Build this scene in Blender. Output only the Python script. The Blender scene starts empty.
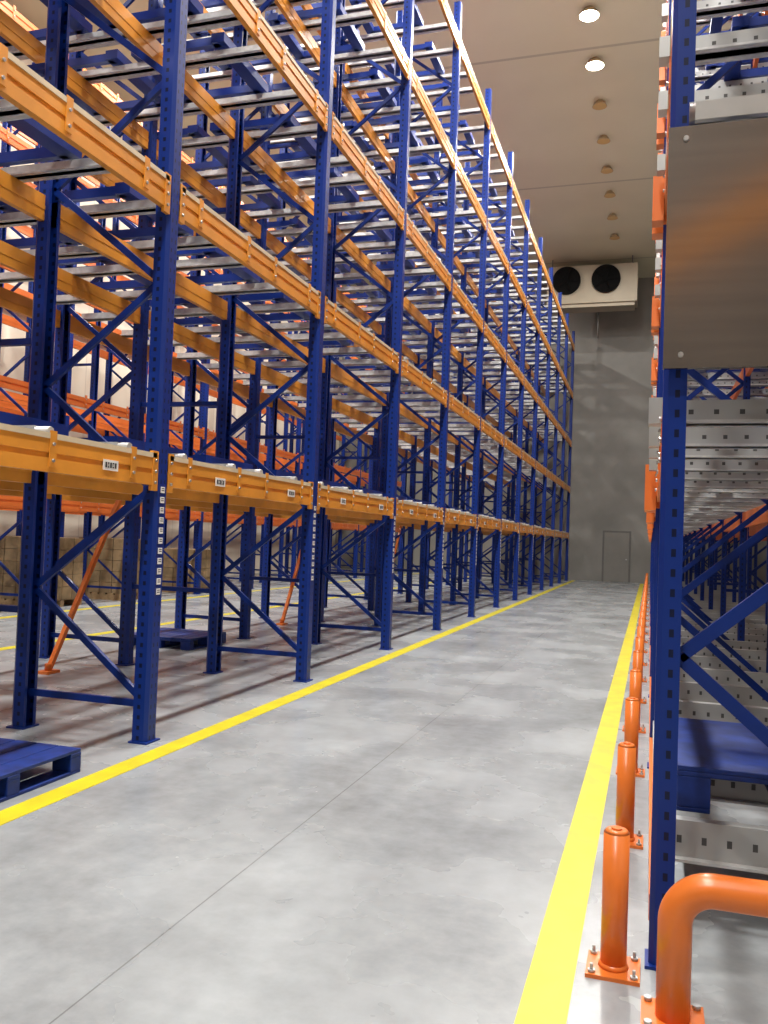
import bpy, math, random
from mathutils import Vector, Matrix
random.seed(4)
S=bpy.context.scene
S.view_settings.view_transform='Standard'
S.view_settings.look='None'

# ------------------------------------------------------------ materials
def mat(name,col,rough=.5,metal=0,noise=0,nscale=8,col2=None,emit=0,bump=0,spec=.5,stretch=None):
    m=bpy.data.materials.new(name); m.use_nodes=True
    nt=m.node_tree; N=nt.nodes; L=nt.links; b=N['Principled BSDF']
    b.inputs['Base Color'].default_value=(*col,1); b.inputs['Roughness'].default_value=rough
    b.inputs['Metallic'].default_value=metal
    b.inputs['Specular IOR Level'].default_value=spec
    if emit:
        b.inputs['Emission Color'].default_value=(*col,1); b.inputs['Emission Strength'].default_value=emit
    if noise or col2:
        tc=N.new('ShaderNodeTexCoord'); n=N.new('ShaderNodeTexNoise'); n.inputs['Scale'].default_value=nscale
        n.inputs['Detail'].default_value=6
        if stretch:
            mp=N.new('ShaderNodeMapping'); mp.inputs['Scale'].default_value=stretch
            L.new(tc.outputs['Object'],mp.inputs[0]); L.new(mp.outputs[0],n.inputs['Vector'])
        else: L.new(tc.outputs['Object'],n.inputs['Vector'])
        r=N.new('ShaderNodeValToRGB'); r.color_ramp.elements[0].position=.35; r.color_ramp.elements[1].position=.68
        c2=col2 or tuple(max(0,c*(1-noise)) for c in col)
        r.color_ramp.elements[0].color=(*c2,1); r.color_ramp.elements[1].color=(*col,1)
        L.new(n.outputs['Fac'],r.inputs[0]); L.new(r.outputs[0],b.inputs['Base Color'])
        if bump:
            bp=N.new('ShaderNodeBump'); bp.inputs['Strength'].default_value=bump; bp.inputs['Distance'].default_value=.02
            L.new(n.outputs['Fac'],bp.inputs['Height']); L.new(bp.outputs[0],b.inputs['Normal'])
    return m

def math_node(nt,op,a,b=None):
    n=nt.nodes.new('ShaderNodeMath'); n.operation=op
    for i,v in enumerate((a,b)):
        if v is None: continue
        if isinstance(v,(int,float)): n.inputs[i].default_value=v
        else: nt.links.new(v,n.inputs[i])
    return n.outputs[0]

def holes_mat(name,col,holecol,pitch=.075,hw=.2,hh=.24,rough=.38,metal=0,spec=.5):
    m=mat(name,col,rough,metal,spec=spec); nt=m.node_tree
    uv=nt.nodes.new('ShaderNodeUVMap'); sp=nt.nodes.new('ShaderNodeSeparateXYZ'); nt.links.new(uv.outputs[0],sp.inputs[0])
    fu=math_node(nt,'FRACT',sp.outputs[0]); du=math_node(nt,'ABSOLUTE',math_node(nt,'SUBTRACT',fu,.5))
    fv=math_node(nt,'FRACT',math_node(nt,'DIVIDE',sp.outputs[1],pitch)); dv=math_node(nt,'ABSOLUTE',math_node(nt,'SUBTRACT',fv,.5))
    h=math_node(nt,'MULTIPLY',math_node(nt,'LESS_THAN',du,hw),math_node(nt,'LESS_THAN',dv,hh))
    mx=nt.nodes.new('ShaderNodeMix'); mx.data_type='RGBA'
    mx.inputs[6].default_value=(*col,1); mx.inputs[7].default_value=(*holecol,1)
    nt.links.new(h,mx.inputs[0]); nt.links.new(mx.outputs[2],nt.nodes['Principled BSDF'].inputs['Base Color'])
    return m

BLUE=(.004,.026,.20)
M_post=holes_mat('post_blue_paint',BLUE,(.002,.006,.035),hw=.13,hh=.2,spec=.3)
M_blue=mat('blue_paint',BLUE,.38,noise=.25,nscale=3,spec=.3)
M_blue2=mat('cart_blue_paint',(.006,.03,.23),.38,noise=.2,nscale=4,spec=.3)
M_pal=mat('pallet_blue_plastic',(.008,.035,.23),.5,noise=.45,nscale=9,spec=.35)
M_or=mat('orange_beam_paint',(.80,.32,.035),.4,noise=.22,nscale=2.5)
M_or2=mat('red_orange_beam_paint',(.80,.19,.035),.4,noise=.15,nscale=2)
M_guard=mat('orange_guard_paint',(.78,.19,.03),.28,noise=.12,nscale=6)
M_cream=mat('cream_strip',(.70,.60,.42),.5,noise=.15,nscale=5)
M_galv=mat('galvanised_steel',(.66,.67,.67),.38,.35,noise=.25,nscale=14)
M_galvh=holes_mat('galvanised_perforated',(.42,.43,.43),(.08,.08,.08),pitch=.1,hw=.1,hh=.1,rough=.4,metal=.45)
M_bolt=mat('zinc_bolt',(.5,.5,.5),.35,.8,noise=.1)
M_white=mat('label_white',(.8,.8,.77),.5,noise=.03)
M_black=mat('black_print',(.02,.02,.02),.5,noise=.1)
M_yel=mat('yellow_line_paint',(.68,.60,.012),.4,noise=.1,nscale=5,col2=(.56,.48,.02))
M_dark=mat('dark_grille',(.006,.006,.006),.8,noise=.2,spec=.1)
M_unit=mat('unit_white_casing',(.42,.36,.26),.5,noise=.08,nscale=2)
M_door=mat('door_grey',(.22,.21,.19),.5,noise=.1,nscale=2)
M_frame=mat('door_frame_grey',(.13,.125,.115),.5,noise=.1)
M_ctn=mat('carton_brown',(.34,.24,.13),.8,noise=.4,nscale=5)
M_wood=mat('pallet_wood',(.4,.27,.14),.8,noise=.4,nscale=12)
M_sheet=mat('brushed_steel_sheet',(.37,.325,.295),.15,1.0,noise=.15,nscale=3,stretch=(.4,1,8))
M_lamp=mat('lamp_glow',(1,.93,.75),.5,emit=25)
M_lampoff=mat('lamp_dim_amber',(.5,.33,.12),.5,emit=.06)
M_lamph=mat('lamp_housing',(.45,.34,.19),.5,noise=.1)

def floor_mat():
    m=bpy.data.materials.new('polished_concrete'); m.use_nodes=True; nt=m.node_tree; N=nt.nodes; L=nt.links; b=N['Principled BSDF']
    tc=N.new('ShaderNodeTexCoord')
    def noise(scale,st,detail=5,rough=.6):
        mp=N.new('ShaderNodeMapping'); mp.inputs['Scale'].default_value=st; L.new(tc.outputs['Object'],mp.inputs[0])
        n=N.new('ShaderNodeTexNoise'); n.inputs['Scale'].default_value=scale; n.inputs['Detail'].default_value=detail; n.inputs['Roughness'].default_value=rough
        L.new(mp.outputs[0],n.inputs['Vector']); return n.outputs['Fac']
    a=noise(1.0,(1,1,1),5,.5); c=noise(9,(1,1,1),8,.65); d=noise(2.2,(1.5,.5,1),4,.5)
    f=math_node(nt,'ADD',math_node(nt,'MULTIPLY',a,.55),math_node(nt,'MULTIPLY',c,.25))
    f=math_node(nt,'ADD',f,math_node(nt,'MULTIPLY',d,.2))
    r=N.new('ShaderNodeValToRGB'); e=r.color_ramp.elements
    e[0].position=.34; e[0].color=(.20,.213,.225,1); e[1].position=.62; e[1].color=(.38,.41,.43,1)
    L.new(f,r.inputs[0])
    sp=N.new('ShaderNodeSeparateXYZ'); L.new(tc.outputs['Object'],sp.inputs[0])
    j=math_node(nt,'LESS_THAN',math_node(nt,'ABSOLUTE',math_node(nt,'ADD',sp.outputs[0],1.75)),.0035)
    j=math_node(nt,'MULTIPLY',j,.55)
    mx=N.new('ShaderNodeMix'); mx.data_type='RGBA'; mx.inputs[7].default_value=(.09,.09,.09,1)
    L.new(j,mx.inputs[0]); L.new(r.outputs[0],mx.inputs[6]); L.new(mx.outputs[2],b.inputs['Base Color'])
    rr=N.new('ShaderNodeMapRange'); rr.inputs[3].default_value=.16; rr.inputs[4].default_value=.38
    L.new(a,rr.inputs[0]); L.new(rr.outputs[0],b.inputs['Roughness'])
    return m
def panel_mat(name,c1,c2,axis,step,wid,dark=.6,nscale=.5,off=0):
    m=mat(name,c1,.55,0,col2=c2,nscale=nscale); nt=m.node_tree; N=nt.nodes; L=nt.links; b=N['Principled BSDF']
    src=b.inputs['Base Color'].links[0].from_socket
    tc=N.new('ShaderNodeTexCoord'); sp=N.new('ShaderNodeSeparateXYZ'); L.new(tc.outputs['Object'],sp.inputs[0])
    f=math_node(nt,'ABSOLUTE',math_node(nt,'SUBTRACT',math_node(nt,'FRACT',math_node(nt,'DIVIDE',math_node(nt,'SUBTRACT',sp.outputs[axis],off),step)),.5))
    j=math_node(nt,'MULTIPLY',math_node(nt,'LESS_THAN',f,wid/step),dark)
    mx=N.new('ShaderNodeMix'); mx.data_type='RGBA'; mx.inputs[7].default_value=(c2[0]*.4,c2[1]*.4,c2[2]*.4,1)
    L.new(j,mx.inputs[0]); L.new(src,mx.inputs[6]); L.new(mx.outputs[2],b.inputs['Base Color'])
    return m
M_floor=floor_mat()
M_ceil=panel_mat('ceiling_panels',(.68,.65,.47),(.64,.61,.44),1,8.0,.05,.5,off=1)
M_walln=mat('wall_concrete',(.26,.25,.23),.6,col2=(.195,.188,.172),nscale=.7)
M_wallb=mat('wall_grey_concrete',(.17,.155,.14),.6,col2=(.13,.12,.11),nscale=.9)
M_wallw=panel_mat('wall_cream_panels',(.74,.68,.57),(.66,.6,.49),1,1.2,.012,.4)

# ------------------------------------------------------------ mesh builder
class MB:
    def __init__(s): s.v=[];s.f=[];s.uv=[];s.m=[];s.sm=[]
    def face(s,idx,uv=None,m=0,sm=False):
        s.f.append(idx); s.uv.append(uv or [(0,0)]*len(idx)); s.m.append(m); s.sm.append(sm)
    def box(s,x0,x1,y0,y1,z0,z1,m=0):
        o=len(s.v)
        s.v+=[(x0,y0,z0),(x1,y0,z0),(x1,y1,z0),(x0,y1,z0),(x0,y0,z1),(x1,y0,z1),(x1,y1,z1),(x0,y1,z1)]
        for q in ((0,3,2,1),(4,5,6,7),(0,1,5,4),(1,2,6,5),(2,3,7,6),(3,0,4,7)): s.face([o+i for i in q],None,m)
    def bar(s,a,b,w,h,up=(0,0,1),m=0):
        a=Vector(a);b=Vector(b);d=(b-a).normalized();up=Vector(up)
        r=d.cross(up); 
        if r.length<1e-4: r=d.cross(Vector((1,0,0)))
        r.normalize();u=r.cross(d);o=len(s.v)
        for p in (a,b):
            for i,j in ((-1,-1),(1,-1),(1,1),(-1,1)): s.v.append(tuple(p+r*i*w/2+u*j*h/2))
        for q in ((0,3,2,1),(4,5,6,7),(0,1,5,4),(1,2,6,5),(2,3,7,6),(3,0,4,7)): s.face([o+i for i in q],None,m)
    def chan(s,a,b,w,d,open_dir,m=0):
        a=Vector(a);b=Vector(b);ax=(b-a).normalized();od=Vector(open_dir)
        od=(od-ax*od.dot(ax)).normalized();r=ax.cross(od);t=.004
        s.bar(a,b,w,t,up=od,m=m)
        for k in (-1,1):
            off=r*k*(w/2-t/2)+od*d/2
            s.bar(a+off,b+off,t,d,up=od,m=m)
    def cyl(s,a,b,r,n=16,m=0,caps=True,r2=None):
        a=Vector(a);b=Vector(b);d=(b-a).normalized()
        x=d.orthogonal().normalized();y=d.cross(x);o=len(s.v);r2=r if r2 is None else r2
        for p,rr in ((a,r),(b,r2)):
            for i in range(n):
                t=2*math.pi*i/n; s.v.append(tuple(p+x*math.cos(t)*rr+y*math.sin(t)*rr))
        for i in range(n):
            j=(i+1)%n; s.face([o+i,o+j,o+n+j,o+n+i],None,m,True)
        if caps:
            s.face([o+i for i in range(n)][::-1],None,m); s.face([o+n+i for i in range(n)],None,m)
    def tube(s,pts,r,n=20,m=0):
        pts=[Vector(p) for p in pts];o=len(s.v);ref=None
        for k,p in enumerate(pts):
            d=(pts[min(k+1,len(pts)-1)]-pts[max(k-1,0)]).normalized()
            if ref is None: ref=d.orthogonal().normalized()
            ref=(ref-d*ref.dot(d)).normalized(); y=d.cross(ref)
            for i in range(n):
                t=2*math.pi*i/n; s.v.append(tuple(p+ref*math.cos(t)*r+y*math.sin(t)*r))
        for k in range(len(pts)-1):
            for i in range(n):
                j=(i+1)%n; s.face([o+k*n+i,o+k*n+j,o+(k+1)*n+j,o+(k+1)*n+i],None,m,True)
        s.face([o+i for i in range(n)][::-1],None,m); e=o+(len(pts)-1)*n; s.face([e+i for i in range(n)],None,m)
    def post(s,x,y,z0,z1,sg,w=.14,d=.12,m=0):
        P=[(-d/2,-w*.28,0,0),(-d/2,-w*.5,0,0),(d*.28,-w*.5,0,1),(d*.5,-w*.36,0,0),(d*.5,w*.36,0,2),(d*.28,w*.5,0,0),(-d/2,w*.5,0,1),(-d/2,w*.28,0,0)]
        for i in range(7):
            p,q=P[i],P[i+1];o=len(s.v)
            s.v+=[(x+sg*p[0],y+p[1],z0),(x+sg*q[0],y+q[1],z0),(x+sg*q[0],y+q[1],z1),(x+sg*p[0],y+p[1],z1)]
            c=q[3]
            s.face([o,o+1,o+2,o+3],[(0,z0),(c,z0),(c,z1),(0,z1)],m)
        s.box(x-d*.65,x+d*.65,y-w*.65,y+w*.65,z0,z0+.012,m)
    def pbox(s,x0,x1,y0,y1,z0,z1,m=0):
        o=len(s.v)
        s.v+=[(x0,y0,z0),(x1,y0,z0),(x1,y1,z0),(x0,y1,z0),(x0,y0,z1),(x1,y0,z1),(x1,y1,z1),(x0,y1,z1)]
        A=[(0,x0),(0,x1),(1,x1),(1,x0)]
        s.face([o,o+1,o+5,o+4],A,m); s.face([o+3,o+2,o+6,o+7],A,m)
        s.face([o,o+3,o+2,o+1],[(0,x0),(1,x0),(1,x1),(0,x1)],m); s.face([o+4,o+5,o+6,o+7],None,m)
        s.face([o,o+4,o+7,o+3],None,m); s.face([o+1,o+2,o+6,o+5],None,m)
    def make(s,name,mats,parent=None,bevel=0):
        me=bpy.data.meshes.new(name); me.from_pydata(s.v,[],s.f)
        for mm in mats: me.materials.append(mm)
        ul=me.uv_layers.new(name='UVMap'); flat=[c for u in s.uv for p in u for c in p]
        ul.data.foreach_set('uv',flat)
        me.polygons.foreach_set('material_index',s.m); me.polygons.foreach_set('use_smooth',s.sm)
        me.update(); ob=bpy.data.objects.new(name,me); S.collection.objects.link(ob)
        if parent: ob.parent=parent
        if bevel:
            b=ob.modifiers.new('bevel','BEVEL'); b.width=bevel; b.segments=2; b.limit_method='ANGLE'
        return ob
def empty(name):
    e=bpy.data.objects.new(name,None); S.collection.objects.link(e); return e

# ------------------------------------------------------------ room
H=13.8; YF=39.8; YB=-8; XL=-15.0; XR=6.0
def slab(name,b,m):
    q=MB(); q.box(*b); return q.make(name,[m])
slab('floor',(XL-.2,XR+.2,YB-.2,YF+.2,-.2,0),M_floor)
slab('ceiling',(XL-.2,XR+.2,YB-.2,YF+.2,H,H+.2),M_ceil)
slab('wall_far',(XL-.2,XR+.2,YF,YF+.2,0,H),M_walln)
slab('wall_back',(XL-.2,XR+.2,YB-.2,YB,0,H),M_wallb)
slab('wall_left',(XL-.2,XL,YB,YF,0,H),M_wallw)
slab('wall_right',(XR,XR+.2,YB,YF,0,H),M_wallw)
q=MB(); q.box(-2.06,-.82,YF-.045,YF-.001,0,2.3,1); q.box(-1.98,-.9,YF-.065,YF-.045,0.01,2.22,0); q.box(-1.04,-.97,YF-.12,YF-.065,1.0,1.05,2)
q.make('door_1',[M_door,M_frame,M_bolt])
for x in (-3.24,-.30,-7.7,-10.3):
    q=MB(); q.box(x-.08,x+.08,YB+1,YF-.6,0,.003); q.make('floor_marking',[M_yel])

# ------------------------------------------------------------ racks
LEV=[1.88,3.93,5.98,8.15,10.3]; TOP=11.15; BH=.2
def frame_braces(q,xa,xb,y,top,z0=.3,pitch=.78,wd=.05,side=0):
    if side==0: q.chan((xa,y,z0-.03),(xb,y,z0-.03),wd,.03,(0,1,0))
    z=z0
    while z+pitch<top:
        a=(xa if side==0 else xb,y,z); b=(xb if side==0 else xa,y,z+pitch)
        q.chan(a,b,wd,.03,(0,1,0)); z+=pitch; side^=1
def beam(q,x,y0,y1,z,sg,strip=True,h=BH,m=0,detail=True):
    t=.05
    q.box(x-t/2,x+t/2,y0,y1,z,z+h*.42,m)
    xx=x-sg*.008
    q.box(xx-t/2+.004,xx+t/2-.004,y0,y1,z+h*.42,z+h*.58,m)
    q.box(x-t/2,x+t/2,y0,y1,z+h*.58,z+h,m)
    if strip: q.box(x-.03,x+.03,y0+.02,y1-.02,z+h,z+h+.035,1)
    if detail:
        for ye,d in ((y0,1),(y1,-1)):
            f=x+sg*.03
            a,b=(ye,ye+.07) if d>0 else (ye-.07,ye)
            q.box(min(f,x),max(f,x),a,b,z-.04,z+h+.05,m)
            for zz in (z+.02,z+.1,z+.18):
                q.cyl((f,ye+d*.035,zz),(f+sg*.012,ye+d*.035,zz),.012,6,2)
        for off in (.38,1.22,1.78,2.62):
            yy=y0-.07+off; f=x+sg*.025
            q.box(min(f,f+sg*.006),max(f,f+sg*.006),yy-.03,yy+.03,z+.03,z+h+.05,m)
            for zz in (z+.07,z+.17): q.cyl((f,yy,zz),(f+sg*.016,yy,zz),.011,6,2)

def rack(name,cols,ys,sg,levels,braced,beams_x,mbeam,rails=None,carts=True,strip=True,top=TOP,pw=.14,pd=.12,z0=.3,pitch=.78,side=0,perf=False,tw=.07):
    root=empty(name)
    P=MB()
    for i,x in enumerate(cols):
        for y in ys:
            s_=sg if i%2==0 else -sg
            P.post(x,y,0,top,s_,pw,pd)
    P.make('uprights',[M_post],root)
    B=MB()
    for a,b in braced:
        for y in ys: frame_braces(B,a-sg*.04,b+sg*.04,y,top,z0,pitch,.05,side)
    for i in range(1,len(cols)-1,2):
        for y in ys:
            for z in (.9,3.0,5.2,7.4,9.6): B.bar((cols[i],y,z),(cols[i+1],y,z),.05,.05)
    B.make('frame_braces',[M_blue],root)
    Q=MB()
    for x in beams_x:
        fr=(x==beams_x[0])
        for y0,y1 in zip(ys[:-1],ys[1:]):
            for z in levels:
                beam(Q,x+(sg*(pd/2-.03) if fr else 0),y0+pw/2,y1-pw/2,z,sg if fr else -sg,strip and fr,detail=fr)
    Q.make('beams',[mbeam,M_cream,M_bolt],root)
    if rails:
        xa,xb=rails; R=MB(); C=MB()
        for y0,y1 in zip(ys[:-1],ys[1:]):
            for z in levels:
                zt=z+BH
                for k,off in enumerate((.38,1.22,1.78,2.62)):
                    y=y0+off
                    if perf: R.pbox(min(xa,xb),max(xa,xb),y-.03,y+.03,zt,zt+.1,1)
                    else:
                        R.chan((xa,y-.03,zt+.04),(xb,y-.03,zt+.04),.08,.05,(0,1,0),0)
                    R.box(min(xa,xb),max(xa,xb),y-.07,y+.07,zt+.0,zt+.012,0)
                    R.cyl((xa,y+.12,zt+.06),(xb,y+.12,zt+.06),.034,8,0)
                if carts:
                    for lo in (.3,1.7):
                        for (c0,c1) in ((.55,1.45),(1.75,2.65)):
                            ya=y0+lo-.02; yb=ya+1.0
                            x0=xa-sg*c0; x1=xa-sg*c1; zz=zt+.15
                            for xx in (x0,x1): C.box(xx-tw,xx+tw,ya,yb,zz-.03,zz+.06)
                            for yy in (ya+.06,yb-.06): C.box(min(x0,x1),max(x0,x1),yy-.03,yy+.03,zz-.03,zz+.05)
        R.make('galvanised_rails',[M_galv,M_galvh],root)
        if carts: C.make('pushback_carts',[M_blue2],root)
    return root

ysL=[2.5+3*k for k in range(-2,13)]
left=rack('pallet_rack',[-3.56,-4.64,-5.76,-6.86],ysL,1,LEV,[(-3.56,-4.64),(-5.76,-6.86)],[-3.56,-4.64,-5.76,-6.86],M_or,rails=(-3.62,-6.86))
left.location=(.05,0,0)
q=MB()
for y0 in ysL[:-1]:
    for z in LEV[:1]:
        for off in (.88,2.36):
            y=y0+off; q.box(-3.506,-3.4985,y-.08,y+.08,z+.06,z+.13,0)
            for i in range(5):
                yy=y-.063+i*.026; q.box(-3.4985,-3.497,yy,yy+.017,z+.077,z+.113,1)
                if i%2: q.box(-3.497,-3.4965,yy+.006,yy+.012,z+.086,z+.104,0)
for y in ysL:
    for i in range(11):
        z=1.08+i*.075; q.box(-3.5,-3.496,y-.025,y+.025,z,z+.045,0); q.box(-3.496,-3.4955,y-.018,y+.018,z+.015,z+.021,1); q.box(-3.496,-3.4955,y-.018,y+.018,z+.03,z+.036,1)
q.make('location_labels',[M_white,M_black],left)
q=MB()
for y in (4.6,7.6,13.6,19.6):
    q.bar((-6.1,y,.03),(-6.1,y+1.15,1.95),.05,.05,(1,0,0)); q.box(-6.17,-6.03,y-.1,y+.1,0,.03); q.cyl((-6.1,y,.02),(-6.1,y,.1),.04,8)
q.make('back_struts',[M_guard],left)

ysF=[1.0+3*k for k in range(-2,13)]
far=rack('pallet_rack',[-10.8,-11.9,-12.6,-13.7],ysF,1,LEV,[(-10.8,-11.9),(-12.6,-13.7)],[-10.8,-11.9,-12.6,-13.7],M_or2,strip=False)

ysR=[3.42+3*k for k in range(0,12)]
right=rack('pallet_rack',[.075,1.2,1.9,3.0],ysR,-1,LEV,[(.075,1.2),(1.9,3.0)],[.075,1.2,1.9,3.0],M_or2,rails=(.11,3.0),pw=.11,pd=.085,z0=.245,pitch=.9,side=1,perf=True)
q=MB()
for y0 in ysR[:-1]:
    for off in (.5,1.5,2.5):
        q.pbox(.12,3.0,y0+off-.03,y0+off+.03,.24,.40,1); q.box(.12,3.0,y0+off-.07,y0+off+.07,.235,.247,0)
    q.box(.03,.08,y0+.07,y0+2.93,.12,.22,2)
    q.box(.05,.1,y0+.07,y0+2.93,.25,.34,0)
q.make('floor_level_rails',[M_galv,M_galvh,M_guard],right)
q=MB()
for k,y0 in enumerate(ysR):
    for z in LEV:
        if k: 
            q.box(-.045,.032,y0+.06,y0+.2,z-.06,z+.26,0); q.box(-.045,.032,y0-.2,y0-.06,z-.06,z+.26,0)
            q.box(-.02,.032,y0-.06,y0+.06,z+.3,z+.42,1)
    if k<len(ysR)-1:
        for z in LEV:
            for off in (.38,1.22,1.78,2.62):
                q.box(-.02,.11,y0+off-.05,y0+off+.05,z+.2,z+.31,1)
q.make('beam_brackets',[M_or2,M_galvh],right)

q=MB(); q.box(.028,1.35,3.30,3.304,2.22,3.13,0)
q.box(.028,1.35,3.296,3.32,2.22,2.23,0)
for x in (.09,.7,1.25):
    for z in (2.27,3.08): q.cyl((x,3.30,z),(x,3.288,z),.01,8,1)
q.cyl((.1,3.36,3.2),(3,3.36,3.2),.045,12,1); q.pbox(.12,3.0,3.3,3.33,3.15,3.22,1)
q.make('steel_panel',[M_sheet,M_bolt],right)

# ------------------------------------------------------------ pallets
def pallet(name,x0,x1,y0,y1,z,mt,h=.15,gap=.004,n=7):
    q=MB()
    L=(x1-x0)
    for i in range(n):
        a=x0+L*i/n; q.box(a+gap,a+L/n-gap,y0,y1,z+h-.022,z+h)
    for yy in (y0,(y0+y1)/2-.05,y1-.1):
        q.box(x0,x1,yy,yy+.1,z+h-.045,z+h-.022)
        for xx in (x0,(x0+x1)/2-.07,x1-.14): q.box(xx,xx+.14,yy,yy+.1,z+.02,z+h-.045)
    for xx in (x0,(x0+x1)/2-.07,x1-.14): q.box(xx,xx+.14,y0,y1,z,z+.02)
    q.make(name,[mt],bevel=.004)
pallet('plastic_pallet',-4.6,-3.42,3.45,4.65,0,M_pal)
pallet('plastic_pallet',-6.7,-5.7,9.9,10.9,0,M_pal)
pallet('plastic_pallet',.14,1.14,4.02,5.15,.40,M_pal,h=.2,gap=.001,n=2)
def cartons(x0,y0,nx,ny,nz):
    e=empty('carton_stack'); q=MB()
    for i in range(nx):
        for j in range(ny):
            for k in range(nz):
                dx=random.uniform(-.006,.006);s=.3
                q.box(x0+i*s+dx,x0+i*s+s-.012+dx,y0+j*s,y0+j*s+s-.012,.15+k*.24,.15+k*.24+.232)
    q.make('cartons',[M_ctn],e)
    q=MB()
    for i in range(6): q.box(x0+i*.2*nx*.3/1.2,x0+i*.2*nx*.3/1.2+.15,y0,y0+ny*.3,.12,.148)
    for yy in (y0,y0+ny*.15-.05,y0+ny*.3-.1): q.box(x0,x0+nx*.3,yy,yy+.1,0,.12)
    q.make('wood_pallet',[M_wood],e)
cartons(-12.1,13.4,4,4,5); cartons(-12.1,16.0,4,4,5); cartons(-12.1,19.0,4,4,4)

# ------------------------------------------------------------ bollards
def bollard(x,y):
    q=MB()
    q.box(x-.095,x+.095,y-.095,y+.095,0,.014)
    q.cyl((x,y,.014),(x,y,.5),.047,24); q.cyl((x,y,.5),(x,y,.512),.047,24,0,True,.036); q.cyl((x,y,.512),(x,y,.518),.02,16)
    q.cyl((x,y,.012),(x,y,.03),.056,24,0,True,.048)
    for i in (-1,1):
        for j in (-1,1):
            q.cyl((x+i*.074,y+j*.074,.014),(x+i*.074,y+j*.074,.024),.014,6,1); q.cyl((x+i*.074,y+j*.074,.024),(x+i*.074,y+j*.074,.045),.006,8,1)
    q.make('bollard',[M_guard,M_bolt])
y=3.3
while y<38: bollard(-.09,y); y+=1.44
q=MB(); r=.12; hh=.44; x0=.11;x1=1.3;yy=3.02
pts=[(x0,yy,.012),(x0,yy,hh-r)]
for i in range(1,13):
    t=math.pi/2*i/12; pts.append((x0+r-r*math.cos(t),yy,hh-r+r*math.sin(t)))
for i in range(0,13):
    t=math.pi/2*i/12; pts.append((x1-r+r*math.sin(t),yy,hh-r+r*math.cos(t)))
pts.append((x1,yy,.012))
q.tube(pts,.055,28)
for x in (x0,x1):
    q.box(x-.1,x+.1,yy-.1,yy+.1,0,.014)
    for i in (-1,1):
        for j in (-1,1): q.cyl((x+i*.078,yy+j*.078,.014),(x+i*.078,yy+j*.078,.028),.014,6,1)
q.make('hoop_barrier',[M_guard,M_bolt])

# ------------------------------------------------------------ evaporator
q=MB(); y1=37.6;y0=36.5
q.box(-4.5,-.78,y0,y1,11.85,13.45,0)
q.box(-4.4,-.88,y0+.1,y1-.1,11.7,11.85,0)
for x in (-3.68,-2.05):
    zc=12.82
    q.cyl((x,y0-.14,zc),(x,y0,zc),.59,32,1); q.cyl((x,y0-.15,zc),(x,y0-.13,zc),.55,32,1)
    q.cyl((x,y0-.2,zc),(x,y0-.15,zc),.1,16,1)
    for a in range(5):
        t=a*2*math.pi/5; q.bar((x,y0-.16,zc),(x+.5*math.cos(t),y0-.16,zc+.5*math.sin(t)),.015,.16,(0,.4,1),1)
    for rr in (.2,.35,.5):
        pp=[(x+rr*math.cos(t*math.pi/12),y0-.19,zc+rr*math.sin(t*math.pi/12)) for t in range(25)]
        q.tube(pp,.006,6,1)
for x in (-4.3,-1): 
    for yy in (y0+.1,y1-.1): q.cyl((x,yy,13.4),(x,yy,H-.002),.02,8,2)
q.cyl((-2.4,y1+.05,11.8),(-2.4,y1+.05,10.6),.03,8,2); q.cyl((-2.4,y1+.05,11.85),(-2.4,y1-.1,11.85),.03,8,2)
q.make('evaporator_unit',[M_unit,M_dark,M_frame])

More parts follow.
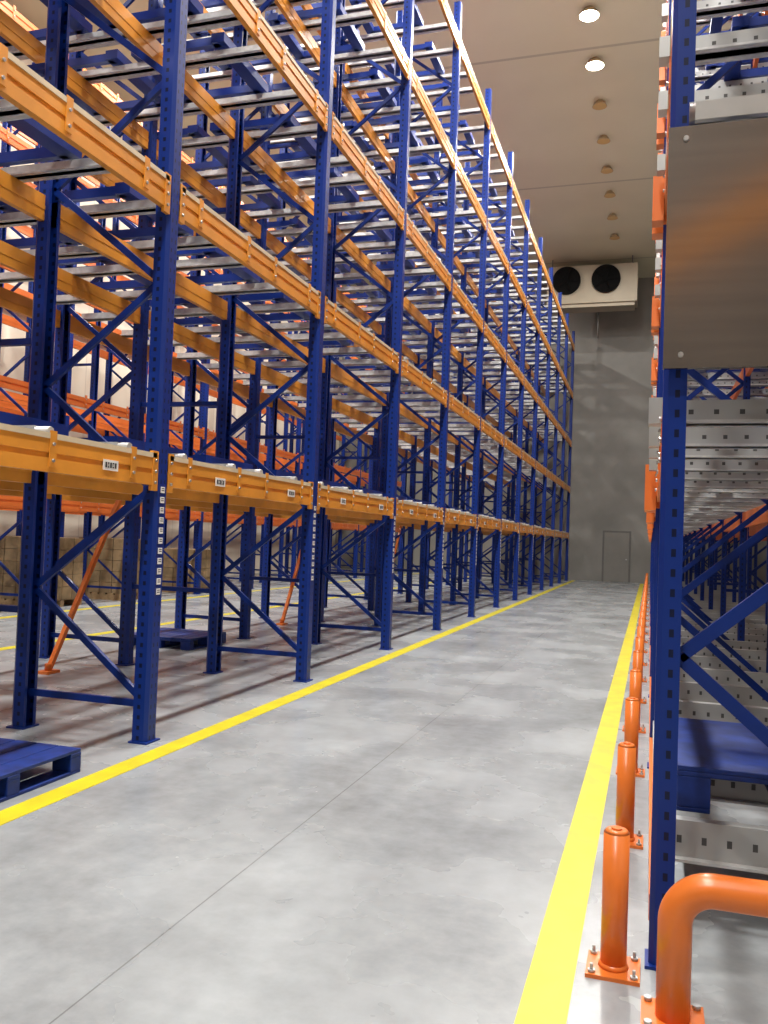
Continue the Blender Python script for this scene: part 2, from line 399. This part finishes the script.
# ------------------------------------------------------------ lamps
LX=-1.63
def lamp(x,y,on):
    q=MB()
    k=1.0 if on else .85
    q.cyl((x,y,H),(x,y,H-.05),.1,20,0); q.cyl((x,y,H-.05),(x,y,H-.05-.12*k),.16*k,28,0,True,.235*k)
    q.cyl((x,y,H-.055-.12*k),(x,y,H-.05-.12*k),.215*k,28,1)
    q.make('ceiling_lamp',[M_lamph,M_lamp if on else M_lampoff])
def light(x,y,p,size=.5,col=(1,.97,.92),z=H-.24):
    l=bpy.data.lights.new('lamp_light','AREA'); l.shape='DISK'; l.size=size; l.energy=p*.62; l.color=col
    o=bpy.data.objects.new('lamp_light',l); o.location=(x,y,z); S.collection.objects.link(o)
for i,y in enumerate([-5.2,-1.2,2.8,6.9,11,15.2,19.4,21.5,23.6,25.7,27.8,29.8,31.9,34.0]):
    on=y<22; lamp(LX,y,on)
    if on and y!=21.5: light(LX,y,1100)
light(LX,25.7,850,.3); light(LX,31.9,500,.3)
for y in (-4,2,8,14,20,26,32):
    lamp(-9,y,True); light(-9,y,1250)
for y in (0,8,16,24,32):
    lamp(4.5,y,True); light(4.5,y,80)

root=empty('reflection_helper')  # unseen orange beam on posts, added behind camera for the steel panel's warm reflection
q=MB()
q.post(-1.0,-7.0,0,7.0,1); q.post(3.2,-.7,0,7.0,1)
q.make('reflection_helper_posts',[M_post],root)
q=MB(); q.bar((-1.0,-7.0,5.5),(3.2,-.7,5.5),.08,.36); q.make('reflection_helper_beam',[M_or],root)

# ------------------------------------------------------------ world + camera
w=bpy.data.worlds.new('world'); S.world=w; w.use_nodes=True
w.node_tree.nodes['Background'].inputs[0].default_value=(.9,.85,.75,1); w.node_tree.nodes['Background'].inputs[1].default_value=.3
th=math.radians(17.44); ph=math.radians(1.82); ro=math.radians(2.1)
F=Vector((-math.sin(th)*math.cos(ph),math.cos(th)*math.cos(ph),math.sin(ph)))
R0=Vector((math.cos(th),math.sin(th),0)); U0=R0.cross(F)
R=R0*math.cos(ro)+U0*math.sin(ro); U=-R0*math.sin(ro)+U0*math.cos(ro)
cam=bpy.data.cameras.new('camera'); co=bpy.data.objects.new('camera',cam); S.collection.objects.link(co)
mw=Matrix((( R.x,U.x,-F.x,0),(R.y,U.y,-F.y,0),(R.z,U.z,-F.z,1.55),(0,0,0,1)))
co.matrix_world=mw
cam.sensor_fit='VERTICAL'; cam.sensor_height=36; cam.lens=850/1024*36; cam.clip_start=.05; cam.clip_end=200
S.camera=co
